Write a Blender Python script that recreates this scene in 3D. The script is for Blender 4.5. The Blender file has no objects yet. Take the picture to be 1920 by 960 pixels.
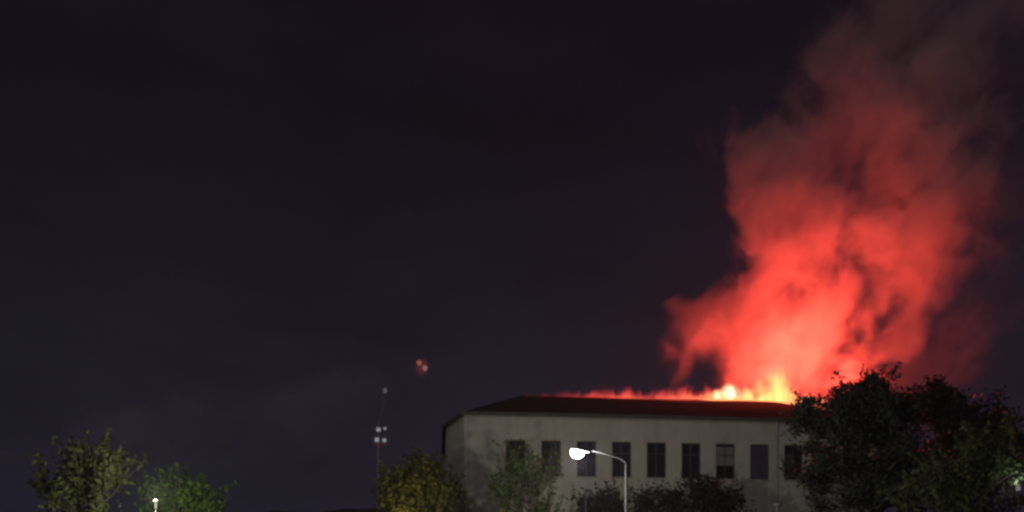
import bpy, bmesh, math, random
import numpy as np
from mathutils import Vector, Matrix

R = math.radians
S = bpy.context.scene
col = S.collection

# ------------------------------------------------------------------ camera
FPX, HOR = 1663.0, 1200.0            # focal length and horizon row of the photograph, in its own pixels
CAMZ = 1.6
cam_d = bpy.data.cameras.new('camera'); cam = bpy.data.objects.new('camera', cam_d); col.objects.link(cam)
cam.location = (0, 0, CAMZ); cam.rotation_euler = (R(90), 0, 0)
cam_d.sensor_width = 36; cam_d.lens = 36 * FPX / 1920
cam_d.shift_y = (HOR - 480) / 1920
cam_d.clip_start = 0.1; cam_d.clip_end = 6000
cam_d.dof.use_dof = True; cam_d.dof.focus_distance = 9.0; cam_d.dof.aperture_fstop = 0.95
S.camera = cam

# ------------------------------------------------------------------ night sky
world = bpy.data.worlds.new('World'); S.world = world; world.use_nodes = True
nt = world.node_tree; nt.nodes.clear()
SUN_EL, SUN_AZ = R(16), R(200)
def wn(t, **k):
    n = nt.nodes.new(t)
    for a, b in k.items(): setattr(n, a, b)
    return n
sky = wn('ShaderNodeTexSky', sky_type='NISHITA'); sky.sun_disc = False
sky.sun_elevation = R(-6); sky.sun_rotation = SUN_AZ
bg_sky = wn('ShaderNodeBackground'); bg_sky.inputs[1].default_value = 0.05
nt.links.new(sky.outputs[0], bg_sky.inputs[0])
tc = wn('ShaderNodeTexCoord'); sep = wn('ShaderNodeSeparateXYZ'); nt.links.new(tc.outputs['Generated'], sep.inputs[0])
ramp = wn('ShaderNodeValToRGB'); cr = ramp.color_ramp
cr.elements[0].position = 0.0; cr.elements[0].color = (0.0130, 0.0135, 0.0250, 1)
cr.elements[1].position = 0.75; cr.elements[1].color = (0.0045, 0.0018, 0.0060, 1)
e = cr.elements.new(0.28); e.color = (0.0075, 0.0076, 0.0140, 1)
e = cr.elements.new(0.48); e.color = (0.0050, 0.0042, 0.0086, 1)
nt.links.new(sep.outputs[2], ramp.inputs[0])
ns = wn('ShaderNodeTexNoise'); ns.inputs['Scale'].default_value = 5.0; ns.inputs['Detail'].default_value = 5.0; ns.inputs['Roughness'].default_value = .6
mp = wn('ShaderNodeMapping'); mp.inputs['Scale'].default_value = (1, 1, 3.0)
nt.links.new(tc.outputs['Generated'], mp.inputs[0]); nt.links.new(mp.outputs[0], ns.inputs[0])
mr = wn('ShaderNodeMapRange'); mr.inputs[1].default_value = .25; mr.inputs[2].default_value = .75; mr.inputs[3].default_value = .72; mr.inputs[4].default_value = 1.25
nt.links.new(ns.outputs[0], mr.inputs[0])
bg = wn('ShaderNodeBackground'); nt.links.new(ramp.outputs[0], bg.inputs[0]); nt.links.new(mr.outputs[0], bg.inputs[1])
add = wn('ShaderNodeAddShader'); out = wn('ShaderNodeOutputWorld')
nt.links.new(bg_sky.outputs[0], add.inputs[0]); nt.links.new(bg.outputs[0], add.inputs[1]); nt.links.new(add.outputs[0], out.inputs[0])

# the faint, very soft light of the town behind the camera (night: a dim broad sun lamp)
sun_d = bpy.data.lights.new('town_glow', 'SUN'); sun_d.energy = 0.21; sun_d.angle = R(25); sun_d.color = (1.0, 0.95, 0.93)
sun = bpy.data.objects.new('town_glow', sun_d); col.objects.link(sun)
sun.rotation_euler = (R(90) - SUN_EL, 0, R(-22))

vs = S.view_settings
vs.view_transform = 'Standard'; vs.look = 'None'; vs.exposure = 0; vs.gamma = 1; vs.use_curve_mapping = False
S.render.engine = 'CYCLES'
cy = S.cycles
cy.use_denoising = True
cy.volume_bounces = 2; cy.max_bounces = 6; cy.diffuse_bounces = 2; cy.glossy_bounces = 2; cy.transparent_max_bounces = 16
cy.volume_step_rate = 1.0; cy.volume_max_steps = 256
cy.sample_clamp_indirect = 4.0

# ------------------------------------------------------------------ helpers
def P(x, y, Y):                       # point at depth Y behind row/column (x, y) of the photograph
    return Vector(((x - 960) / FPX * Y, Y, CAMZ + (HOR - y) / FPX * Y))

def tag(o, label=None, cat=None, group=None, kind=None):
    if label: o['label'] = label
    if cat: o['category'] = cat
    if group: o['group'] = group
    if kind: o['kind'] = kind
    return o

def empty(name, loc, rz=0):
    o = bpy.data.objects.new(name, None); o.location = loc; o.rotation_euler.z = rz; col.objects.link(o); return o

class MB:
    def __init__(s): s.v = []; s.f = []; s.m = []
    def add(s, v, f, mi=0):
        b = len(s.v); s.v += [tuple(p) for p in v]; s.f += [tuple(b + i for i in q) for q in f]; s.m += [mi] * len(f)
    def box(s, x0, x1, y0, y1, z0, z1, mi=0):
        s.add([(x0,y0,z0),(x1,y0,z0),(x1,y1,z0),(x0,y1,z0),(x0,y0,z1),(x1,y0,z1),(x1,y1,z1),(x0,y1,z1)],
              [(0,3,2,1),(4,5,6,7),(0,1,5,4),(1,2,6,5),(2,3,7,6),(3,0,4,7)], mi)
    def tube(s, pts, rad, n=10, mi=0):
        pts = [Vector(p) for p in pts]; rings = []
        b = len(s.v); up = None
        for i, p in enumerate(pts):
            t = (pts[min(i+1, len(pts)-1)] - pts[max(i-1, 0)]).normalized()
            if up is None: up = Vector((1,0,0)) if abs(t.x) < .8 else Vector((0,1,0))
            a = (up - t * up.dot(t)).normalized(); c = t.cross(a); up = a
            r = rad[i] if hasattr(rad, '__len__') else rad
            for k in range(n):
                w = 2*math.pi*k/n
                s.v.append(tuple(p + a*math.cos(w)*r + c*math.sin(w)*r))
        for i in range(len(pts)-1):
            for k in range(n):
                k2 = (k+1) % n
                s.f.append((b+i*n+k, b+i*n+k2, b+(i+1)*n+k2, b+(i+1)*n+k)); s.m.append(mi)
        s.f.append(tuple(b+k for k in reversed(range(n)))); s.m.append(mi)
        s.f.append(tuple(b+(len(pts)-1)*n+k for k in range(n))); s.m.append(mi)
    def build(s, name, mats, parent=None, loc=None, smooth=False):
        me = bpy.data.meshes.new(name); me.from_pydata(s.v, [], s.f)
        if not isinstance(mats, (list, tuple)): mats = [mats]
        for m in mats: me.materials.append(m)
        if len(mats) > 1: me.polygons.foreach_set('material_index', s.m)
        if smooth: me.polygons.foreach_set('use_smooth', [True]*len(me.polygons))
        me.update()
        o = bpy.data.objects.new(name, me); col.objects.link(o)
        if parent: o.parent = parent
        if loc is not None: o.location = loc
        return o

class NT:                              # terse node-graph writer
    def __init__(s, mat): s.t = mat.node_tree
    def n(s, t, **k):
        x = s.t.nodes.new(t)
        for a, b in k.items(): setattr(x, a, b)
        return x
    def put(s, sock, v):
        if isinstance(v, bpy.types.NodeSocket): s.t.links.new(v, sock)
        elif v is not None: sock.default_value = v
    def m(s, op, a, b=None, c=None, clamp=False):
        x = s.n('ShaderNodeMath', operation=op); x.use_clamp = clamp
        s.put(x.inputs[0], a); s.put(x.inputs[1], b); s.put(x.inputs[2], c); return x.outputs[0]
    def rng(s, v, a, b, c=0.0, d=1.0, smooth=True):
        x = s.n('ShaderNodeMapRange'); x.interpolation_type = 'SMOOTHSTEP' if smooth else 'LINEAR'
        for i, q in enumerate((v, a, b, c, d)): s.put(x.inputs[i], q)
        return x.outputs[0]
    def noise(s, vec, scale, detail=3, rough=.55, dist=0.0, color=False):
        x = s.n('ShaderNodeTexNoise'); s.put(x.inputs['Vector'], vec); x.inputs['Scale'].default_value = scale
        x.inputs['Detail'].default_value = detail; x.inputs['Roughness'].default_value = rough; x.inputs['Distortion'].default_value = dist
        return x.outputs[1 if color else 0]
    def curve(s, v, pts):
        x = s.n('ShaderNodeFloatCurve'); c = x.mapping.curves[0]
        c.points[0].location = pts[0]; c.points[1].location = pts[-1]
        for p in pts[1:-1]: c.points.new(*p)
        x.mapping.use_clip = False
        x.mapping.update(); s.put(x.inputs['Value'], v); return x.outputs[0]
    def vec(s, x, y, z):
        c = s.n('ShaderNodeCombineXYZ'); s.put(c.inputs[0], x); s.put(c.inputs[1], y); s.put(c.inputs[2], z); return c.outputs[0]
    def mapping(s, v, sc=(1,1,1), loc=(0,0,0)):
        x = s.n('ShaderNodeMapping'); s.put(x.inputs[0], v); x.inputs['Scale'].default_value = sc; x.inputs['Location'].default_value = loc; return x.outputs[0]
    def ramp(s, v, els):
        x = s.n('ShaderNodeValToRGB'); r = x.color_ramp
        r.elements[0].position, r.elements[0].color = els[0]; r.elements[1].position, r.elements[1].color = els[-1]
        for p, c in els[1:-1]: r.elements.new(p).color = c
        s.put(x.inputs[0], v); return x.outputs[0]

def mat(name):
    m = bpy.data.materials.new(name); m.use_nodes = True; m.node_tree.nodes.clear(); return m

def surf(name, c1, c2, scale=4.0, rough=.7, metal=0.0, bump=0.0, detail=5, emit=None, es=0.0, spec=.3, stretch=(1,1,1)):
    m = mat(name); g = NT(m)
    o = g.n('ShaderNodeOutputMaterial'); b = g.n('ShaderNodeBsdfPrincipled'); g.t.links.new(b.outputs[0], o.inputs[0])
    co = g.n('ShaderNodeTexCoord').outputs['Object']
    f = g.noise(g.mapping(co, stretch), scale, detail, .6)
    c = g.ramp(f, [(.3, (*c1, 1)), (.7, (*c2, 1))])
    g.put(b.inputs['Base Color'], c); b.inputs['Roughness'].default_value = rough; b.inputs['Metallic'].default_value = metal
    b.inputs['Specular IOR Level'].default_value = spec
    if bump:
        bp = g.n('ShaderNodeBump'); bp.inputs['Strength'].default_value = bump; bp.inputs['Distance'].default_value = .02
        g.put(bp.inputs['Height'], f); g.t.links.new(bp.outputs[0], b.inputs['Normal'])
    if emit:
        b.inputs['Emission Color'].default_value = (*emit, 1); b.inputs['Emission Strength'].default_value = es
    return m

def leafmat(name, c1, c2, trans=.35):
    m = mat(name); g = NT(m)
    o = g.n('ShaderNodeOutputMaterial'); b = g.n('ShaderNodeBsdfPrincipled'); tr = g.n('ShaderNodeBsdfTranslucent')
    co = g.n('ShaderNodeTexCoord').outputs['Object']
    f = g.noise(co, 1.7, 4, .7)
    c = g.ramp(f, [(.3, (*c1, 1)), (.7, (*c2, 1))])
    g.put(b.inputs['Base Color'], c); b.inputs['Roughness'].default_value = .6; b.inputs['Specular IOR Level'].default_value = .12
    g.put(tr.inputs[0], c)
    mx = g.n('ShaderNodeMixShader'); mx.inputs[0].default_value = trans
    g.t.links.new(b.outputs[0], mx.inputs[1]); g.t.links.new(tr.outputs[0], mx.inputs[2]); g.t.links.new(mx.outputs[0], o.inputs[0])
    return m

def emitmat(name, c, s):
    m = mat(name); g = NT(m); o = g.n('ShaderNodeOutputMaterial'); e = g.n('ShaderNodeEmission')
    e.inputs[0].default_value = (*c, 1); e.inputs[1].default_value = s; g.t.links.new(e.outputs[0], o.inputs[0]); return m

def lamp(name, loc, power, c, radius=.1, parent=None, typ='POINT', **k):
    d = bpy.data.lights.new(name, typ); d.energy = power; d.color = c; d.shadow_soft_size = radius
    for a, b in k.items(): setattr(d, a, b)
    o = bpy.data.objects.new(name, d); o.location = loc; col.objects.link(o)
    if parent: o.parent = parent
    return o

# ------------------------------------------------------------------ setting
M_ground = surf('ground_grass', (.025,.035,.015), (.05,.06,.025), 1.5, .95, bump=.3)
g_ = MB(); g_.add([(-900,-200,0),(900,-200,0),(900,1400,0),(-900,1400,0)], [(0,1,2,3)])
tag(g_.build('ground', M_ground), kind='structure')
M_hill = surf('hill_woods', (.010,.014,.010), (.022,.028,.018), .05, .95)
rng = random.Random(5)
hv, hf = [], []
NX, NY = 90, 10
for j in range(NY):
    for i in range(NX):
        x = -420 + 760*i/(NX-1); t = j/(NY-1); y = 330 + 160*t
        top = 66 + 5*math.sin(x*.011+1.1) + 2*math.sin(x*.027) + .8*math.sin(x*.21) - .03*abs(x+60)
        hv.append((x, y, -1 + max(0, top)*math.sin(math.pi*.5*min(1, t*1.6))**1.0 + rng.uniform(-.9, .9)*(t > .1)))
for j in range(NY-1):
    for i in range(NX-1):
        a = j*NX+i; hf.append((a, a+1, a+1+NX, a+NX))
h_ = MB(); h_.add(hv, hf); tag(h_.build('hills', M_hill), kind='structure')

# ------------------------------------------------------------------ burning building
TH = math.atan2(1.6, 19.08)
A = Vector((-2.65, 49.0, 0))
cd, sd = math.cos(TH), math.sin(TH)
def u_of(x):                           # column of the photograph -> metres along the facade
    k = (x - 960) / FPX
    return (k*A.y - A.x) / (cd - k*sd)
L, D, EAVE, RIDGE = 24.0, 12.0, 14.05, 16.85
bld = empty('school_building', A, TH)
tag(bld, 'long pale plastered building with a row of dark windows and its hipped roof on fire', 'building')

M_wall = mat('plaster'); g = NT(M_wall)
o_ = g.n('ShaderNodeOutputMaterial'); b_ = g.n('ShaderNodeBsdfPrincipled'); g.t.links.new(b_.outputs[0], o_.inputs[0])
co = g.n('ShaderNodeTexCoord').outputs['Object']
f1 = g.noise(co, .45, 6, .65); f2 = g.noise(g.mapping(co, (2.2, 2.2, .22)), 1.4, 5, .6); f3 = g.noise(co, 22, 3)
ff = g.m('ADD', g.m('MULTIPLY', f1, .55), g.m('MULTIPLY', f2, .45))
g.put(b_.inputs['Base Color'], g.ramp(ff, [(.32, (.33,.31,.27,1)), (.5, (.42,.40,.345,1)), (.7, (.50,.475,.42,1))]))
b_.inputs['Roughness'].default_value = .9; b_.inputs['Specular IOR Level'].default_value = .15
bp = g.n('ShaderNodeBump'); bp.inputs['Strength'].default_value = .25; bp.inputs['Distance'].default_value = .02
g.put(bp.inputs['Height'], f3); g.t.links.new(bp.outputs[0], b_.inputs['Normal'])

M_roof = surf('roof_sheet', (.012,.010,.010), (.034,.025,.023), 1.6, .85, bump=.5, spec=0.0, stretch=(1,1,4))
M_trim = surf('trim_dark', (.05,.045,.04), (.09,.08,.07), 3, .7)
M_frame = surf('window_frame_paint', (.035,.032,.035), (.06,.055,.06), 6, .5)
M_sill = surf('sill_stone', (.28,.27,.25), (.38,.36,.33), 6, .85)
M_blind = surf('blind_cloth', (.17,.15,.155), (.22,.20,.20), 5, .9)
M_curtain = surf('curtain_cloth', (.055,.04,.075), (.08,.055,.10), 3, .9, stretch=(8,1,.4))
M_glass = surf('dark_glass', (.010,.010,.014), (.016,.016,.022), 1.5, .12, spec=.5)

u0, u8 = u_of(967), u_of(1488)
PITCH = (u8 - u0) / 8
WU = [u0 + PITCH*i for i in range(-0, 11)]
WW, ZB, ZT = 1.10, 10.72, 12.72
wall = MB()
us = [0.0]
for c in WU: us += [c - WW/2, c + WW/2]
us.append(L)
zs = [0.0, ZB, ZT, EAVE]
for i in range(len(us)-1):
    for j in range(3):
        if j == 1 and i % 2 == 1:
            a, b = us[i], us[i+1]; r = .22
            wall.add([(a,0,ZB),(a,r,ZB),(a,r,ZT),(a,0,ZT)], [(0,1,2,3)])
            wall.add([(b,0,ZB),(b,0,ZT),(b,r,ZT),(b,r,ZB)], [(0,1,2,3)])
            wall.add([(a,0,ZT),(a,r,ZT),(b,r,ZT),(b,0,ZT)], [(0,1,2,3)])
            wall.add([(a,0,ZB),(b,0,ZB),(b,r,ZB),(a,r,ZB)], [(0,1,2,3)])
        else:
            wall.add([(us[i],0,zs[j]),(us[i+1],0,zs[j]),(us[i+1],0,zs[j+1]),(us[i],0,zs[j+1])], [(0,1,2,3)])
plan = [(L,0),(L,D),(-.945,D),(-.945,3.09),(0,0)]
for (a, b), (c, d) in zip(plan[:-1], plan[1:]):
    wall.add([(a,b,0),(c,d,0),(c,d,EAVE),(a,b,EAVE)], [(0,1,2,3)])
wall.add([(0,0,EAVE-.02),(L,0,EAVE-.02),(L,D,EAVE-.02),(-.945,D,EAVE-.02),(-.945,3.09,EAVE-.02)], [(0,1,2,3,4)])
wall.build('wall', M_wall, bld)
# hipped roof with a small overhang, subdivided so that heat has buckled it
oh = .22
ring = [(-oh*.6,-oh),(L+oh,-oh),(L+oh,D+oh),(-.945-oh,D+oh),(-.945-oh,3.0)]
rg = [(3.8,6.0),(L-4.2,6.0)]
bm = bmesh.new()
vb = [bm.verts.new((x, y, EAVE+.10)) for x, y in ring]; vr = [bm.verts.new((x, y, RIDGE)) for x, y in rg]
for f in ((0,1,6,5),(1,2,6),(2,3,5,6),(3,4,5),(4,0,5)):
    bm.faces.new([(vb+vr)[(k if k < 5 else k)] for k in f])
bm.faces.new(list(reversed(vb)))
bmesh.ops.triangulate(bm, faces=bm.faces[:])
bmesh.ops.subdivide_edges(bm, edges=bm.edges[:], cuts=9, use_grid_fill=True)
rr = random.Random(3)
for v in bm.verts:
    if v.co.z > EAVE + .3:
        burn = max(0, min(1, (v.co.x-8)/6))
        v.co.z += rr.uniform(-.10, .06)*burn
me = bpy.data.meshes.new('roof'); bm.to_mesh(me); bm.free(); me.materials.append(M_roof)
ro = bpy.data.objects.new('roof', me); col.objects.link(ro); ro.parent = bld
tag(ro, label='dark hipped roof burning along its ridge')
# eaves board, following the outline of the roof
eb = MB()
for k in range(5):
    (a, b), (c, d) = ring[k], ring[(k+1) % 5]
    t = Vector((c-a, d-b, 0)).normalized(); n = Vector((t.y, -t.x, 0))*.05
    p, q = Vector((a, b, 0)), Vector((c, d, 0))
    z0, z1 = EAVE-.06, EAVE+.13
    vv = [p+n, q+n, q-n, p-n]
    eb.add([(w.x,w.y,z0) for w in vv]+[(w.x,w.y,z1) for w in vv], [(0,3,2,1),(4,5,6,7),(0,1,5,4),(1,2,6,5),(2,3,7,6),(3,0,4,7)])
eb.build('eaves_board', M_trim, bld)
# windows: shared meshes
def window_meshes():
    f = MB(); w = WW/2; fr = .06; y0, y1 = .10, .17
    f.box(-w, w, y0, y1, 0, fr); f.box(-w, w, y0, y1, ZT-ZB-fr, ZT-ZB)
    f.box(-w, -w+fr, y0, y1, fr, ZT-ZB-fr); f.box(w-fr, w, y0, y1, fr, ZT-ZB-fr)
    f.box(-.035, .035, y0+.004, y1-.004, fr, ZT-ZB-fr)
    zc = (ZT-ZB)*.68
    f.box(-w+fr, -.035, y0+.004, y1-.004, zc-.03, zc+.03); f.box(.035, w-fr, y0+.004, y1-.004, zc-.03, zc+.03)
    s = MB(); s.box(-w-.08, w+.08, -.09, .10, -.055, -.002)
    return f, s, zc
fmb, smb, zc = window_meshes()
first = None
for i, c in enumerate(WU):
    if i > 9: break
    if first is None:
        wo = fmb.build('window', M_frame, bld); si = smb.build('sill', M_sill, wo); panes = []
        for sx in (-1, 1):
            for lo, hi in ((.06, zc-.03), (zc+.03, ZT-ZB-.06)):
                p = MB(); a, b = sorted((sx*.035, sx*(WW/2-.06))); p.box(a, b, .13, .142, lo, hi)
                panes.append(p.build('pane', M_glass, wo))
        first = (wo, si, panes)
        wo.location = (c, 0, ZB)
    else:
        wo = first[0].copy(); col.objects.link(wo); wo.parent = bld; wo.location = (c, 0, ZB)
        for k, q in enumerate([first[1]] + first[2]):
            cc = q.copy(); col.objects.link(cc); cc.parent = wo
            if k: cc.rotation_euler = (R(rr.uniform(-.8, .8)), 0, R(rr.uniform(-1, 1)))
    if i == 6:
        b = MB(); b.box(-WW/2+.06, WW/2-.06, .175, .185, .78, ZT-ZB-.16)
        for q in range(5): b.box(-WW/2+.06, WW/2-.06, .168, .1745, .86+q*.2, .90+q*.2)
        o = b.build('blind', M_blind, wo); o['label'] = 'pale blind pulled halfway down'
        o.location.y = -.07
    if i == 7:
        b = MB(); n = 14; w = WW/2-.07
        for q in range(n):
            x0 = -w+2*w*q/n; x1 = -w+2*w*(q+1)/n; y0 = .11+.012*(q % 2); y1 = .11+.012*((q+1) % 2)
            b.add([(x0,y0,.08),(x1,y1,.08),(x1,y1,ZT-ZB-.08),(x0,y0,ZT-ZB-.08)], [(0,1,2,3)])
        o = b.build('curtain', M_curtain, wo); o['label'] = 'drawn purple curtain'
# ceiling-height downpipe
dp = MB(); ud = u_of(1456)
dp.tube([(ud,-.16,EAVE-.05),(ud,-.09,EAVE-.35),(ud,-.09,0)], .05, 8)
for z in (13.2, 11.9, 10.3): dp.box(ud-.07, ud+.07, -.10, -.0, z, z+.05)
dp.build('downpipe', surf('zinc', (.22,.22,.21), (.32,.32,.31), 5, .5, .4), bld, smooth=False)

# ------------------------------------------------------------------ trees
def make_tree(name, label, base, height, crown, leafm, barkm, seed, n_leaf, leaf=.2, lean=(0,0), sparse=0.0, group=None, trunk_r=.16, clump=.55, n_limb=9, up=.55, sprig=1.0, shoot=.8):
    """crown = list of (dx, dy, z, rx, ry, rz) lobes relative to the base"""
    r = random.Random(seed); nr = np.random.default_rng(seed)
    t = empty(name, base); tag(t, label, 'tree', group)
    tr = MB()
    zc = min(c[2]-c[5] for c in crown)
    top = height*.82
    pts = [Vector((lean[0]*k*k + .12*math.sin(3*k+seed), lean[1]*k*k + .10*math.cos(4*k+seed), top*k)) for k in (0,.15,.3,.45,.6,.75,.9,1.0)]
    tr.tube(pts, [trunk_r*(1.25,1,.9,.78,.62,.45,.28,.12)[i] for i in range(8)], 9)
    tips = []
    for c in crown:
        cc = Vector(c[:3])
        for k in range(n_limb):
            d = Vector(nr.normal(size=3)); d.normalize(); d.z = abs(d.z)*up*1.4 - .15
            tip = cc + Vector((d.x*c[3], d.y*c[4], d.z*c[5]))*r.uniform(.6, 1.0)
            zs_ = max(zc*.75, min(top*.93, tip.z - r.uniform(.25,.6)*(Vector((tip.x,tip.y)).length) - .5))
            kk = zs_/top; st = Vector((lean[0]*kk*kk, lean[1]*kk*kk, zs_))
            mid = st.lerp(tip, .5) + Vector((r.uniform(-.2,.2), r.uniform(-.2,.2), r.uniform(-.1,.25)))
            tr.tube([st, mid, tip], [trunk_r*.34, trunk_r*.2, .012], 5)
            tips.append(tip); tips.append(mid.lerp(tip, .5))
            for q in range(3):
                s0 = mid.lerp(tip, r.uniform(.1,.9)); e0 = s0 + Vector((r.uniform(-.7,.7), r.uniform(-.7,.7), r.uniform(.1,.8)))
                tr.tube([s0, s0.lerp(e0,.5)+Vector((0,0,.05)), e0], [.02,.014,.006], 4); tips.append(e0)
    # leaves gathered in clumps round the twig tips and through the lobes
    cen = []
    for tp in tips: cen.append(tp)
    vol = [c[3]*c[4]*c[5] for c in crown]; tot = sum(vol)
    for c, v in zip(crown, vol):
        for k in range(int(60*v/tot*(1-sparse))+8):
            d = nr.normal(size=3); d /= np.linalg.norm(d); d *= r.uniform(.35, 1.0)**.5
            cen.append(Vector((c[0]+d[0]*c[3], c[1]+d[1]*c[4], c[2]+d[2]*c[5])))
    cen = np.array([tuple(c) for c in cen])
    spr = []                             # leaves strung along upright shoots that break the outline
    ns = int(len(tips)*sprig)
    for k in range(ns):
        s0 = cen[r.randrange(len(cen))]; c = crown[r.randrange(min(len(crown), 5))]
        dr = np.array([s0[0]-c[0], s0[1]-c[1], 0.0])*.25 + np.array([r.uniform(-.35,.35), r.uniform(-.35,.35), r.uniform(.5,1.2)]); dr /= np.linalg.norm(dr)
        ln_ = r.uniform(.6, 1.5)*shoot; e1 = s0+dr*ln_
        tr.tube([s0, (s0+e1)/2+np.array([0,0,.04]), e1], [.014,.010,.004], 4)
        for q in range(int(ln_*15)): spr.append(s0 + dr*ln_*r.random()**.8 + nr.normal(size=3)*.07)
    spr = np.array(spr).reshape(-1, 3)
    w = nr.gamma(1.6, 1.0, len(cen)); w /= w.sum()
    idx = nr.choice(len(cen), n_leaf, p=w)
    csz = clump*(.5+nr.random(len(cen)))
    pos = cen[idx] + nr.normal(size=(n_leaf,3))*csz[idx][:,None]*np.array([.62,.62,.48])
    pos = np.concatenate([pos, spr]); n_leaf = len(pos); tr.build('trunk', barkm, t)
    # leaf = pointed four-corner blade folded a little on its midrib
    nrm = nr.normal(size=(n_leaf,3)); nrm[:,2] += .6; nrm /= np.linalg.norm(nrm, axis=1)[:,None]
    ax = nr.normal(size=(n_leaf,3)); ax[:,2] -= .35; ax -= nrm*(ax*nrm).sum(1)[:,None]; ax /= np.linalg.norm(ax, axis=1)[:,None]
    bx = np.cross(nrm, ax); sz = leaf*(.55+.9*nr.random(n_leaf))[:,None]
    q = np.stack([pos-ax*sz*.55, pos+bx*sz*.27+nrm*sz*.06, pos+ax*sz*.55, pos-bx*sz*.27+nrm*sz*.06], 1).reshape(-1,3)
    me = bpy.data.meshes.new('crown'); me.vertices.add(len(q)); me.vertices.foreach_set('co', q.ravel())
    me.loops.add(len(q)); me.loops.foreach_set('vertex_index', np.arange(len(q), dtype=np.int32))
    me.polygons.add(n_leaf); me.polygons.foreach_set('loop_start', np.arange(0, len(q), 4, dtype=np.int32))
    me.materials.append(leafm); me.update(); me.validate()
    o = bpy.data.objects.new('crown', me); col.objects.link(o); o.parent = t
    return t

BARK = surf('bark', (.05,.042,.034), (.10,.085,.07), 6, .9, bump=.4, stretch=(3,3,.6))
LF = leafmat('leaf_green', (.035,.075,.014), (.075,.13,.026))
LF2 = leafmat('leaf_grey_green', (.06,.085,.03), (.12,.14,.055))
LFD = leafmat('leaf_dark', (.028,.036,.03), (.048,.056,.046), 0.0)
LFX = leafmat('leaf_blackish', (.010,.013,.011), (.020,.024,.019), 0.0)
LFY = leafmat('leaf_yellow_green', (.08,.085,.022), (.14,.13,.04))

def gp(x, Y): return Vector(((x-960)/FPX*Y, Y, 0))
def zat(y, Y): return CAMZ + (HOR-y)/FPX*Y
def wpx(px, Y): return px*Y/FPX

def lobes(basex, Y, items):            # (column, row, half-width px, half-height px, depth m, depth offset m)
    return [(wpx(x-basex, Y), dy, zat(y, Y), wpx(rx, Y), d, wpx(ry, Y)) for x, y, rx, ry, d, dy in items]

Y = 33
make_tree('ash_tree', 'loose spiky-topped green tree at the far left edge', gp(165,Y), zat(825,Y),
    lobes(165, Y, [(160,905,36,42,1.0,0),(95,930,28,45,.9,.3),(208,915,30,45,.9,-.2),(150,985,85,50,1.6,0),(170,1060,100,70,2,0)]),
    LF2, BARK, 11, 1100, .20, sparse=.7, clump=.24, n_limb=7, up=1.0, sprig=1.2, shoot=.9)
Y = 34.5
make_tree('maple_tree', 'small rounded tree glowing green above the low lamp at lower left', gp(335,Y), zat(872,Y),
    lobes(335, Y, [(345,932,32,36,1.0,0),(312,962,34,30,1.0,0),(372,965,24,34,1.0,0),(335,1035,70,60,1.6,0)]),
    LF, BARK, 12, 3400, .18, clump=.33, n_limb=7, sprig=1.2, shoot=.65)
Y = 45
make_tree('linden_tree', 'yellow-lit tree between the light mast and the building corner', gp(785,Y), zat(850,Y),
    lobes(785, Y, [(790,890,45,38,1.4,0),(745,925,38,45,1.2,-.3),(825,935,32,45,1.2,0),(785,985,75,60,2,0),(785,1070,80,70,2.2,0)]),
    LFY, BARK, 13, 11000, .19, clump=.45)
Y = 39
make_tree('birch_tree', 'green tree under the lit street lamp in front of the leftmost windows', gp(1000,Y), zat(835,Y),
    lobes(1000, Y, [(978,915,26,46,.9,0),(1022,918,28,40,.9,.2),(950,945,26,32,.8,0),(1000,985,58,50,1.4,0),(1000,1055,70,65,1.7,0)]),
    LF, BARK, 14, 700, .18, sparse=.7, clump=.24, n_limb=7, up=.9, sprig=.85, shoot=.9)
Y = 44
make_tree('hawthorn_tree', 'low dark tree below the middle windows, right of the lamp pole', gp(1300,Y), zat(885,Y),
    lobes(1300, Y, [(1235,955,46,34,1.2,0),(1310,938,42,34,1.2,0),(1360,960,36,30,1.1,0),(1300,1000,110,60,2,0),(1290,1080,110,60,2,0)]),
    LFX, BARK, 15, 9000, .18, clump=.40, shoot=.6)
Y = 42.5
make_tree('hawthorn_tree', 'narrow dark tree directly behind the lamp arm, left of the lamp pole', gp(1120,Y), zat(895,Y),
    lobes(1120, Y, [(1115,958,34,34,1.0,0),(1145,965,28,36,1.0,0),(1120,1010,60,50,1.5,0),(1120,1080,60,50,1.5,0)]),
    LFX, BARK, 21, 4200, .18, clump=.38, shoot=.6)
Y = 41
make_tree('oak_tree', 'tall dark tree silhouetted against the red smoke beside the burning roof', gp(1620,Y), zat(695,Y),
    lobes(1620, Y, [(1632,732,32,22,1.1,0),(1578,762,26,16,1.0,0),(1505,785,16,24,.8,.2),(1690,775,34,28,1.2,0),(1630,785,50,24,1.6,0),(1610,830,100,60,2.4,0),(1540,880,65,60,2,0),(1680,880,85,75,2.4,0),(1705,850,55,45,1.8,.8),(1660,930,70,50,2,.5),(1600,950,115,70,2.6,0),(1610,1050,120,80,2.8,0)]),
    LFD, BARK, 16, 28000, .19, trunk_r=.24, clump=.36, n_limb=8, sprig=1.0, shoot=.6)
Y = 46
make_tree('oak_tree', 'dark broad tree behind the tallest one at the right', gp(1775,Y), zat(720,Y),
    lobes(1775, Y, [(1742,752,26,30,1.2,0),(1795,780,42,30,1.4,0),(1850,815,50,32,1.5,0),(1780,860,100,60,2.4,0),(1900,850,50,40,1.6,0),(1790,960,140,80,3,0),(1790,1070,140,80,3,0)]),
    LFD, BARK, 17, 22000, .21, trunk_r=.22, clump=.42, n_limb=8, sprig=.8, shoot=.7)
Y = 34
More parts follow.
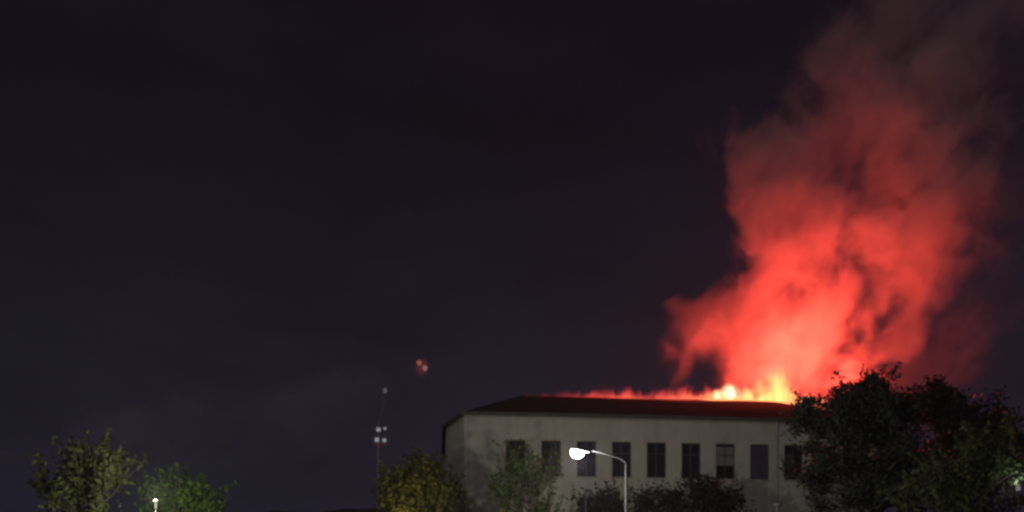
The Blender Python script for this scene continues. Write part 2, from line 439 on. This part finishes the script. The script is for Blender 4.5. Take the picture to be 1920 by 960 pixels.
make_tree('ash_tree', 'grey-green loose tree in the lower right corner', gp(1830,Y), zat(820,Y),
    lobes(1830, Y, [(1845,860,30,30,.9,0),(1800,905,40,35,1.0,0),(1865,910,32,40,1.0,0),(1730,940,45,32,1.1,0),(1830,970,80,50,1.6,0),(1820,1050,90,70,1.8,0)]),
    LF2, BARK, 18, 3000, .19, sparse=.6, clump=.3, n_limb=8, up=.9, sprig=1.4)

# ------------------------------------------------------------------ lit street lamp
M_steel = surf('galvanised_steel', (.22,.22,.23), (.32,.32,.33), 8, .6, .15)
M_pole = surf('weathered_pole_paint', (.018,.018,.020), (.034,.034,.036), 8, .8, spec=.1)
M_mast = surf('mast_paint', (.20,.34,.42), (.26,.40,.48), 3, .7)
M_lens = emitmat('lamp_lens', (1.0, .95, .88), 40.0)
Y = 30.0
pb = gp(1174, Y); ztop = zat(868, Y)
sl = empty('street_lamp', pb); tag(sl, 'lit white street lamp on a bent arm in front of the building', 'street lamp')
p = MB(); p.tube([(0,0,0),(0,0,.9),(0,0,1.0),(0,0,ztop)], [.085,.085,.06,.043], 12); p.build('pole', M_pole, sl, smooth=True)
hx = wpx(1086-1174, Y); hz = zat(846, Y)
a = MB(); a.tube([(0,0,ztop-.05),(-.05,0,ztop+.06),(-.22,0,ztop+.16),(-.6,0,ztop+.28),(hx+.28,0,hz+.06)], [.040,.036,.030,.027,.025], 10); a.build('arm', M_pole, sl, smooth=True)
# cobra head: tapered shell with the lens below, tilted up a little
hd = MB(); n = 14; prof = [(.36,.045,.03),(.22,.10,.06),(.04,.155,.085),(-.18,.16,.08),(-.29,.12,.05),(-.33,.03,.02)]
rings = []
for (x, w, h) in prof:
    ring_ = []
    for k in range(n):
        an = 2*math.pi*k/n; zz = math.sin(an)*h; zz = zz if zz > 0 else zz*.35
        ring_.append((x, math.cos(an)*w, zz + .02))
    rings.append(ring_)
vv = [q for r_ in rings for q in r_]; fc = []
for i in range(len(prof)-1):
    for k in range(n): fc.append((i*n+k, (i+1)*n+k, (i+1)*n+(k+1) % n, i*n+(k+1) % n))
fc.append(tuple(range(n))); fc.append(tuple(reversed(range((len(prof)-1)*n, len(prof)*n))))
hd.add(vv, fc); ho = hd.build('lamp_head', M_steel, sl, (hx, 0, hz), smooth=True); ho.rotation_euler.y = R(10)
ln = MB(); n = 18
LR = [(1.0,-.005),(1.0,-.06),(.93,-.13),(.76,-.19),(.48,-.235)]
vv = [(-.06+.235*q*math.cos(2*math.pi*k/n), .175*q*math.sin(2*math.pi*k/n), z_) for q, z_ in LR for k in range(n)] + [(-.06,0,-.25)]
fc = [(i*n+k, i*n+(k+1) % n, (i+1)*n+(k+1) % n, (i+1)*n+k) for i in range(4) for k in range(n)] + [(4*n+k, 4*n+(k+1) % n, 5*n) for k in range(n)]
ln.add(vv, fc); ln.build('lens', M_lens, ho, smooth=True)
lamp('street_lamp_light', pb + Vector((hx-.06, 0, hz-.36)), 1450, (1.0,.95,.88), .12)

# second, unlit pole behind it
Y = 36.0
b2 = gp(1098, Y)
po = empty('steel_post', b2); tag(po, 'thin unlit grey post low under the street lamp head', 'post')
p = MB(); p.tube([(0,0,0),(0,0,zat(925,Y))], [.05,.035], 10); p.build('pole', M_pole, po, smooth=True)
p = MB(); p.tube([(0,0,zat(925,Y)),(0,0,zat(922,Y)),(0,0,zat(919,Y))], [.05,.05,.02], 10); p.build('cap', M_pole, po, smooth=True)

# low sign-like post in front of the building's right part
Y = 40.0
b3 = gp(1457, Y)
po = empty('steel_post', b3); tag(po, 'short grey post with a flat cap below the rightmost windows', 'post')
p = MB(); p.tube([(0,0,0),(0,0,zat(948,Y))], [.07,.06], 10); p.build('pole', M_steel, po, smooth=True)
p = MB(); p.tube([(0,0,zat(949,Y)),(0,0,zat(947,Y)),(0,0,zat(944,Y))], [.17,.19,.10], 14); p.build('cap', M_steel, po, smooth=True)

# ------------------------------------------------------------------ small post-top lamps among the trees
def post_lamp(x, y, Y, label, c, es, power, r=.1, h=.32):
    b = gp(x, Y); z = zat(y, Y); e_ = empty('garden_lamp', b); tag(e_, label, 'lamp', 'post-top lamps among the trees')
    p = MB(); p.tube([(0,0,0),(0,0,z-h*.5)], [.05,.03], 8); p.build('post', M_trim, e_, smooth=True)
    p = MB(); p.tube([(0,0,z-h*.5),(0,0,z-h*.42),(0,0,z+h*.30),(0,0,z+h*.42)], [r*.7,r*.95,r,r*.6], 12); p.build('lantern', emitmat('lantern_glass', c, es), e_, smooth=True)
    p = MB(); p.tube([(0,0,z+h*.42),(0,0,z+h*.46),(0,0,z+h*.6)], [r*2.2,r*2.0,.01], 12); p.build('cap', M_trim, e_, smooth=True)
    lamp('garden_lamp_light', b + Vector((0,-.05,z+h*.6+.16)), power, c, .1)
post_lamp(292, 946, 29, 'narrow bright lantern low between the two left trees', (1.0,.98,.70), .55, 900, .04, .26)
post_lamp(1909, 915, 33, 'faint pale lantern at the right edge low among the trees', (.9,1.0,.95), .15, 16, .08, .2)
post_lamp(770, 985, 41.5, 'warm lantern under the yellow-lit tree', (1.0,.84,.28), 3.0, 190, .1)

# ------------------------------------------------------------------ tall mast with small lights
Y = 95.0
mb_ = gp(709, Y); mast = empty('light_mast', mb_); tag(mast, 'tall thin mast with a cluster of small white lights', 'mast')
p = MB(); z1, z2, z3 = zat(800,Y), zat(828,Y), zat(733,Y)
p.tube([(0,0,0),(0,0,z2-1),(0,0,z1+.5)], [.16,.09,.07], 8); p.build('pole', M_mast, mast, smooth=True)
p = MB(); p.tube([(.1,0,z1+.3),(.35,0,z1+1.2),(.62,0,z3)], [.05,.035,.02], 6); p.build('antenna', M_mast, mast)
for zz in (z1, z2):
    p = MB(); p.box(-.5, 1.0, -.05, .05, zz-.32, zz-.22); p.build('crossbar', M_steel, mast)
ML = emitmat('mast_lamp_glass', (.80,.85,1.0), .30)
for k, (x, y, s) in enumerate([(710,806,.24),(722,804,.15),(707,825,.26),(721,826,.22)]):
    q = P(x, y, Y) - mb_
    p = MB(); p.box(q.x-s, q.x+s, -.10, .16, q.z-s, q.z+s); fl = p.build('floodlight', M_trim, mast)
    p = MB(); p.box(q.x-s*.85, q.x+s*.85, -.125, -.102, q.z-s*.85, q.z+s*.85); p.build('lamp_glass', ML, fl)
q = P(722, 733, Y) - mb_
p = MB(); p.tube([(q.x,0,q.z-.25),(q.x,0,q.z-.1),(q.x,0,q.z+.2),(q.x,0,q.z+.3)], [.10,.22,.22,.08], 8); p.build('top_light', emitmat('mast_top_glass', (.8,.85,1.0), .09), mast)

# ------------------------------------------------------------------ small reddish light of unknown kind hanging in the sky, given a lantern's shape
Y = 120.0
c0 = P(791, 688, Y); al = empty('aerial_light', c0); tag(al, 'small red and orange light glowing in the dark sky', 'light')
m = mat('aerial_glow'); g = NT(m); o_ = g.n('ShaderNodeOutputMaterial'); em = g.n('ShaderNodeEmission')
co = g.n('ShaderNodeTexCoord').outputs['Object']; f = g.noise(co, .9, 3)
vl = g.n('ShaderNodeVectorMath', operation='LENGTH'); g.put(vl.inputs[0], g.mapping(co, (1,1,.75)))
em.inputs[0].default_value = (1,.10,.055,1)
g.put(em.inputs[1], g.m('MULTIPLY', g.rng(vl.outputs[1], 1.25, .1), g.rng(f, .35, .65, .03, .09)))
g.t.links.new(em.outputs[0], o_.inputs['Volume'])
p = MB(); p.tube([(0,0,-1.5),(0,0,-1.3),(0,0,-.8),(0,0,.4),(0,0,1.0),(0,0,1.4),(0,0,1.6)], [.35,.7,1.1,1.25,1.0,.55,.2], 14); p.build('glow_halo', m, al, smooth=True)  # red halo around the light, put in as a glowing volume
for k, (x, y, c, s) in enumerate([(786,680,(1.0,.36,.20),.34),(797,690,(1.0,.50,.44),.34)]):
    q = P(x, y, Y) - c0
    p = MB(); p.tube([(q.x,0,q.z-s*1.2),(q.x,0,q.z-s*.5),(q.x,0,q.z+s*.4),(q.x,0,q.z+s)], [.05,s*.85,s,.06], 10)
    p.build('flame', emitmat('aerial_spot', c, .24), al, smooth=True)  # the two bright spots of the unidentified light

# ------------------------------------------------------------------ fire
FY = A.y + 6.0*cd + 9*sd               # rough depth of the ridge
def ridge(u, dv=0.0, dz=0.0):           # world point on the ridge
    return A + Vector((u*cd - (6.0+dv)*sd, u*sd + (6.0+dv)*cd, RIDGE+dz))
def ur(x):                             # column -> metres along the ridge
    k = (x-960)/FPX; a = A - Vector((6.0*sd, -6.0*cd, 0))
    return (k*a.y - a.x)/(cd - k*sd)

def volmat(name, build):
    m = mat(name); g = NT(m); o = g.n('ShaderNodeOutputMaterial')
    sh = build(g); g.t.links.new(sh, o.inputs['Volume']); return m

# a low line of flames all along the ridge: local x along the ridge, z up from it
U0, U1 = ur(985), ur(1600)
SL = U1-U0
Hk = [(0,.28),(.08,.36),(.18,.6),(.26,.75),(.36,.65),(.48,.85),(.60,1.0),(.70,1.05),(.82,1.05),(.93,1.0),(1.0,.5)]
Bk = [(0,.10),(.10,.20),(.17,.42),(.25,.62),(.4,.70),(.5,.85),(.58,1.15),(.76,1.3),(.85,1.0),(1,.7)]
def strip(g):
    co = g.n('ShaderNodeTexCoord').outputs['Object']; s = g.n('ShaderNodeSeparateXYZ'); g.put(s.inputs[0], co)
    t = g.m('DIVIDE', s.outputs[0], SL)
    H = g.curve(t, Hk); B = g.curve(t, Bk)
    n1 = g.noise(g.mapping(co, (1.0, 1.0, .42)), 1.3, 4, .6, .5)
    v = g.m('DIVIDE', g.m('ADD', s.outputs[2], .35), g.m('MULTIPLY', H, g.rng(n1, .3, .7, .45, 1.5)))
    a = g.rng(v, 1.15, .45)
    w = g.rng(g.m('ABSOLUTE', s.outputs[1]), .75, .15)
    ee = g.m('MULTIPLY', g.m('MULTIPLY', a, w), B)
    em = g.n('ShaderNodeEmission'); g.put(em.inputs[0], g.ramp(ee, [(.0, (1,.045,.045,1)), (.5, (1,.08,.055,1)), (.8, (1,.20,.08,1)), (1, (1,.36,.11,1))]))
    g.put(em.inputs[1], g.m('MULTIPLY', ee, 1.5)); return em.outputs[0]
M_strip = volmat('fire_line', strip)
mb = MB(); ns_, nc = 60, 10
rr = random.Random(8); ringsv = []
for i in range(ns_):
    t = i/(ns_-1); h = np.interp(t, [a for a, b in Hk], [b for a, b in Hk])*1.35*(1+rr.uniform(-.12,.12))+.05
    for k in range(nc):
        an = 2*math.pi*k/nc
        mb.v.append((SL*t, .8*math.cos(an), (math.sin(an)*h if math.sin(an) > 0 else math.sin(an)*.45)))
for i in range(ns_-1):
    for k in range(nc): mb.f.append((i*nc+k, i*nc+(k+1) % nc, (i+1)*nc+(k+1) % nc, (i+1)*nc+k))
mb.f.append(tuple(reversed(range(nc)))); mb.f.append(tuple(range((ns_-1)*nc, ns_*nc))); mb.m = [0]*len(mb.f)
fl = mb.build('ridge_flames', M_strip, None, ridge(U0)); fl.rotation_euler.z = TH
tag(fl, 'long low line of red flames along the roof ridge', 'fire')

def flame(name, label, x, dv, w, h, ramp_cols, strength, seed, squat=1.0, z0=-.3):
    def sh(g):
        co = g.n('ShaderNodeTexCoord').outputs['Object']
        nz = g.noise(g.mapping(co, (1,1,.45), (seed, seed*.7, 0)), 1.9, 4, .68, .5, color=True)
        vm = g.n('ShaderNodeVectorMath', operation='MULTIPLY_ADD'); g.put(vm.inputs[0], nz); vm.inputs[1].default_value = (w*1.7, w*1.1, h*.6)
        sb = g.n('ShaderNodeVectorMath', operation='SUBTRACT'); g.put(sb.inputs[0], co); sb.inputs[1].default_value = (w*.85, w*.55, h*.3)
        g.put(vm.inputs[2], sb.outputs[0])
        s = g.n('ShaderNodeSeparateXYZ'); g.put(s.inputs[0], vm.outputs[0])
        t = g.m('DIVIDE', s.outputs[2], h)
        rad = g.m('MULTIPLY', g.curve(t, [(0,.75),(.2,1.0),(.45,.72*squat),(.75,.34*squat),(1,.05)]), w)
        d = g.m('SQRT', g.m('ADD', g.m('POWER', s.outputs[0], 2.0), g.m('POWER', s.outputs[1], 2.0)))
        q = g.rng(g.m('DIVIDE', d, g.m('MAXIMUM', rad, .03)), 1.0, -.1)
        q = g.m('MULTIPLY', q, g.rng(t, 1.0, .5)); q = g.m('MULTIPLY', q, g.rng(t, -.25, .05))
        em = g.n('ShaderNodeEmission'); g.put(em.inputs[0], g.ramp(q, ramp_cols)); g.put(em.inputs[1], g.m('MULTIPLY', q, strength)); return em.outputs[0]
    m_ = volmat(name, sh); p = MB()
    p.tube([(0,0,z0-.4),(0,0,z0),(0,0,h*.2),(0,0,h*.45),(0,0,h*.75),(0,0,h)], [w*.5,w*1.05,w*1.3,w*1.1,w*.75,w*.3], 14)
    o = p.build('flame', m_, None, ridge(ur(x), dv, 0)); tag(o, label, 'fire'); return o
flame('fire_tall', 'tall yellow tongue of flame bursting from the roof', 1454, -.3, 1.55, 2.6, [(0,(1,.10,.05,1)),(.35,(1,.35,.08,1)),(.8,(1,.68,.17,1))], 1.15, 3.0)
flame('fire_tall_side', 'orange tongue of flame leaning beside the yellow one', 1425, -.1, .95, 2.0, [(0,(1,.08,.05,1)),(.5,(1,.30,.09,1)),(.9,(1,.5,.14,1))], 1.3, 9.0)
flame('fire_white', 'white-hot squat flame left of the tall yellow one', 1362, -.6, .95, 1.1, [(0,(1,.14,.08,1)),(.4,(1,.6,.3,1)),(.8,(1,.85,.5,1))], 2.6, 5.0, 1.2)
flame('fire_white_small', 'smaller pale flame at the left side of the white-hot one', 1341, -.5, .62, .75, [(0,(1,.12,.08,1)),(.4,(1,.5,.25,1)),(.8,(1,.8,.45,1))], 2.8, 13.0, 1.2)
flame('fire_low', 'low orange flame between the white-hot and the yellow flames', 1398, -.3, .9, 1.0, [(0,(1,.09,.05,1)),(.5,(1,.28,.10,1)),(.9,(1,.45,.14,1))], 1.3, 21.0, 1.2)
# the light the flames give, with one lamp added higher up inside the smoke
for x, dv, dz, pw in ((1455,.6,1.9,2300),(1510,1.8,5.0,2600),(1400,.5,1.0,1100),(1356,.2,.8,800),(1590,1.2,1.8,6800),(1290,.6,.9,1000),(1140,.6,.6,120)):
    lamp('fire_light', ridge(ur(x), dv, dz), pw, (1.0, .070, .038), 1.4)

# ------------------------------------------------------------------ smoke
def plume(name, label, base, edges, depth, dens, seed, color, noise_s=.22, amp=1.0, warp=2.6, holes=(), puffs=(), step=1.0, edge=(1.0,.35)):
    """edges: (row, left column, right column, density factor) of the photograph at the plume's own depth"""
    k = base.y/FPX
    rows = [(CAMZ+(HOR-y)*k-base.z, (xl-960)*k-base.x, (xr-960)*k-base.x, dn) for y, xl, xr, dn in edges]
    rows.sort(); h0, h1 = rows[0][0], rows[-1][0]; HH = h1-h0
    xs = [r[1] for r in rows]+[r[2] for r in rows]; xa, xb = min(xs)-1, max(xs)+1; XX = xb-xa
    def sh(g):
        co = g.n('ShaderNodeTexCoord').outputs['Object']
        wz = g.noise(g.mapping(co, (1,1,.8), (seed, 0, 0)), noise_s, 3, .55, 0.0, color=True)
        A_ = warp
        vm = g.n('ShaderNodeVectorMath', operation='MULTIPLY_ADD'); g.put(vm.inputs[0], wz); vm.inputs[1].default_value = (A_*2, A_*2, A_*2)
        sb = g.n('ShaderNodeVectorMath', operation='SUBTRACT'); g.put(sb.inputs[0], co); sb.inputs[1].default_value = (A_, A_, A_)
        g.put(vm.inputs[2], sb.outputs[0]); pw = vm.outputs[0]
        s = g.n('ShaderNodeSeparateXYZ'); g.put(s.inputs[0], pw)
        t = g.m('DIVIDE', g.m('SUBTRACT', s.outputs[2], h0), HH, clamp=True)
        cl = lambda i: [((r[0]-h0)/HH, (r[i]-xa)/XX) for r in rows]
        xl = g.m('MULTIPLY_ADD', g.curve(t, cl(1)), XX, xa); xr = g.m('MULTIPLY_ADD', g.curve(t, cl(2)), XX, xa)
        dn = g.curve(t, [((r[0]-h0)/HH, r[3]) for r in rows])
        xc = g.m('MULTIPLY', g.m('ADD', xl, xr), .5); hw = g.m('MAXIMUM', g.m('MULTIPLY', g.m('SUBTRACT', xr, xl), .5), .2)
        a = g.m('DIVIDE', g.m('SUBTRACT', s.outputs[0], xc), hw); b = g.m('DIVIDE', s.outputs[1], depth)
        r2 = g.m('SQRT', g.m('ADD', g.m('MULTIPLY', a, a), g.m('MULTIPLY', b, b)))
        fb = g.noise(g.mapping(pw, (1,.5,.9), (0, seed, 0)), noise_s*1.7, 6, .62, .5)
        r3 = g.m('ADD', r2, g.m('MULTIPLY', g.m('SUBTRACT', fb, .5), -1.3*amp))
        q = g.rng(r3, edge[0], edge[1])
        q = g.m('MULTIPLY', q, g.rng(fb, .39, .61, .04, 1.85))
        for hx_, hy_, hr_, hs_ in puffs:        # separate rounded lobes at the side of the column
            c = P(hx_, hy_, base.y)-base; r_ = hr_*k
            ds = g.n('ShaderNodeVectorMath', operation='DISTANCE'); g.put(ds.inputs[0], pw); ds.inputs[1].default_value = (c.x, -.6, c.z)
            e_ = g.m('ADD', g.m('DIVIDE', ds.outputs['Value'], r_), g.m('MULTIPLY', g.m('SUBTRACT', fb, .5), -.9))
            q = g.m('MAXIMUM', q, g.m('MULTIPLY', g.rng(e_, 1.0, .45), hs_))
        for hx_, hy_, hr_, hs_ in holes:
            c = P(hx_, hy_, base.y)-base; r_ = hr_*k
            dv = g.m('SQRT', g.m('ADD', g.m('POWER', g.m('SUBTRACT', s.outputs[0], c.x), 2.0), g.m('POWER', g.m('SUBTRACT', s.outputs[2], c.z), 2.0)))
            q = g.m('MULTIPLY', q, g.rng(dv, r_*.3, r_, 1-hs_, 1.0))
        s2 = g.n('ShaderNodeSeparateXYZ'); g.put(s2.inputs[0], co)
        q = g.m('MULTIPLY', q, g.rng(g.m('SUBTRACT', s2.outputs[2], h0), 0, .8)); q = g.m('MULTIPLY', q, g.rng(g.m('SUBTRACT', h1, s2.outputs[2]), 0, 3.0))
        q = g.m('MULTIPLY', g.m('MULTIPLY', q, dn), dens)
        pv = g.n('ShaderNodeVolumePrincipled'); pv.inputs['Color'].default_value = (*color, 1); pv.inputs['Anisotropy'].default_value = .15
        g.put(pv.inputs['Density'], q); return pv.outputs[0]
    m_ = volmat(name, sh); m_.cycles.volume_step_rate = step
    p = MB(); n = 28; hs = np.linspace(h0, h1, 36); pad = 1.9*amp
    for h in hs:
        l_ = np.interp(h, [r[0] for r in rows], [r[1] for r in rows]); r_ = np.interp(h, [r[0] for r in rows], [r[2] for r in rows])
        for q in range(n):
            an = 2*math.pi*q/n; p.v.append(((l_+r_)/2+((r_-l_)/2*1.03+pad)*math.cos(an), (depth*1.05+pad)*math.sin(an), h))
    for i in range(len(hs)-1):
        for q in range(n): p.f.append((i*n+q, i*n+(q+1) % n, (i+1)*n+(q+1) % n, (i+1)*n+q))
    p.f.append(tuple(reversed(range(n)))); p.f.append(tuple(range((len(hs)-1)*n, len(hs)*n))); p.m = [0]*len(p.f)
    o = p.build(name, m_, None, base); tag(o, label, 'smoke'); return o

B0 = ridge(ur(1480), .6, 0)
plume('smoke_plume', 'huge billowing smoke column lit red by the fire below it', B0,
    [(742,1320,1620,.16),(700,1255,1710,.28),(650,1222,1745,.40),(600,1245,1785,.45),(560,1335,1812,.55),(500,1360,1850,.8),(440,1375,1878,1.2),
     (380,1380,1888,1.5),(320,1350,1892,1.65),(270,1340,1890,1.6),(225,1390,1885,1.15),(170,1445,1890,1.0),(110,1480,1915,.85),(40,1530,1965,.7),(-60,1620,2050,.5),(-200,1760,2200,.3)],
    3.7, .25, 4.0, (.93,.82,.86), holes=[(1570,325,110,.85),(1535,205,100,.5),(1320,715,60,.85)], puffs=[(1305,632,72,1.0),(1300,598,62,.9),(1372,612,85,1.0),(1412,300,66,1.1),(1425,400,62,.9),(1450,500,75,.9),(1690,640,60,.9),(1740,520,80,.8)], step=.35, edge=(1.0,.55))

plume('smoke_veil', 'thin dim smoke drifting off to the right of the red column', B0 + Vector((3.5, 5.5, 0)),
    [(745,1600,1840,.5),(660,1640,1890,1.0),(560,1700,1930,1.0),(400,1740,1960,1.0),(200,1740,2000,1.0),(60,1680,2060,1.0),(-80,1720,2120,.8),(-220,1800,2200,.5)],
    3.0, .035, 9.0, (.9,.82,.84), step=.6, edge=(1.0,.2))

plume('smoke_bank', 'faint low bank of pale smoke above the left trees', P(350, 860, 200),
    [(870,-80,640,.4),(845,-140,700,.9),(815,-60,780,1.0),(780,60,830,1.0),(745,300,830,.9),(715,520,800,.7),(690,620,760,.4)],
    14.0, .09, 2.0, (.80,.84,1.0), noise_s=.03, amp=.8, warp=11.0, step=1.0, edge=(1.0,.0))

# ------------------------------------------------------------------ haze
hz = MB(); hz.box(-330, 330, -60, 520, -2, 130)
m = mat('haze_air'); g = NT(m); o_ = g.n('ShaderNodeOutputMaterial'); pv = g.n('ShaderNodeVolumePrincipled')
pv.inputs['Color'].default_value = (.80,.76,.94,1); pv.inputs['Density'].default_value = .0004; g.t.links.new(pv.outputs[0], o_.inputs['Volume'])
m.cycles.homogeneous_volume = True
tag(hz.build('haze', m), kind='stuff')
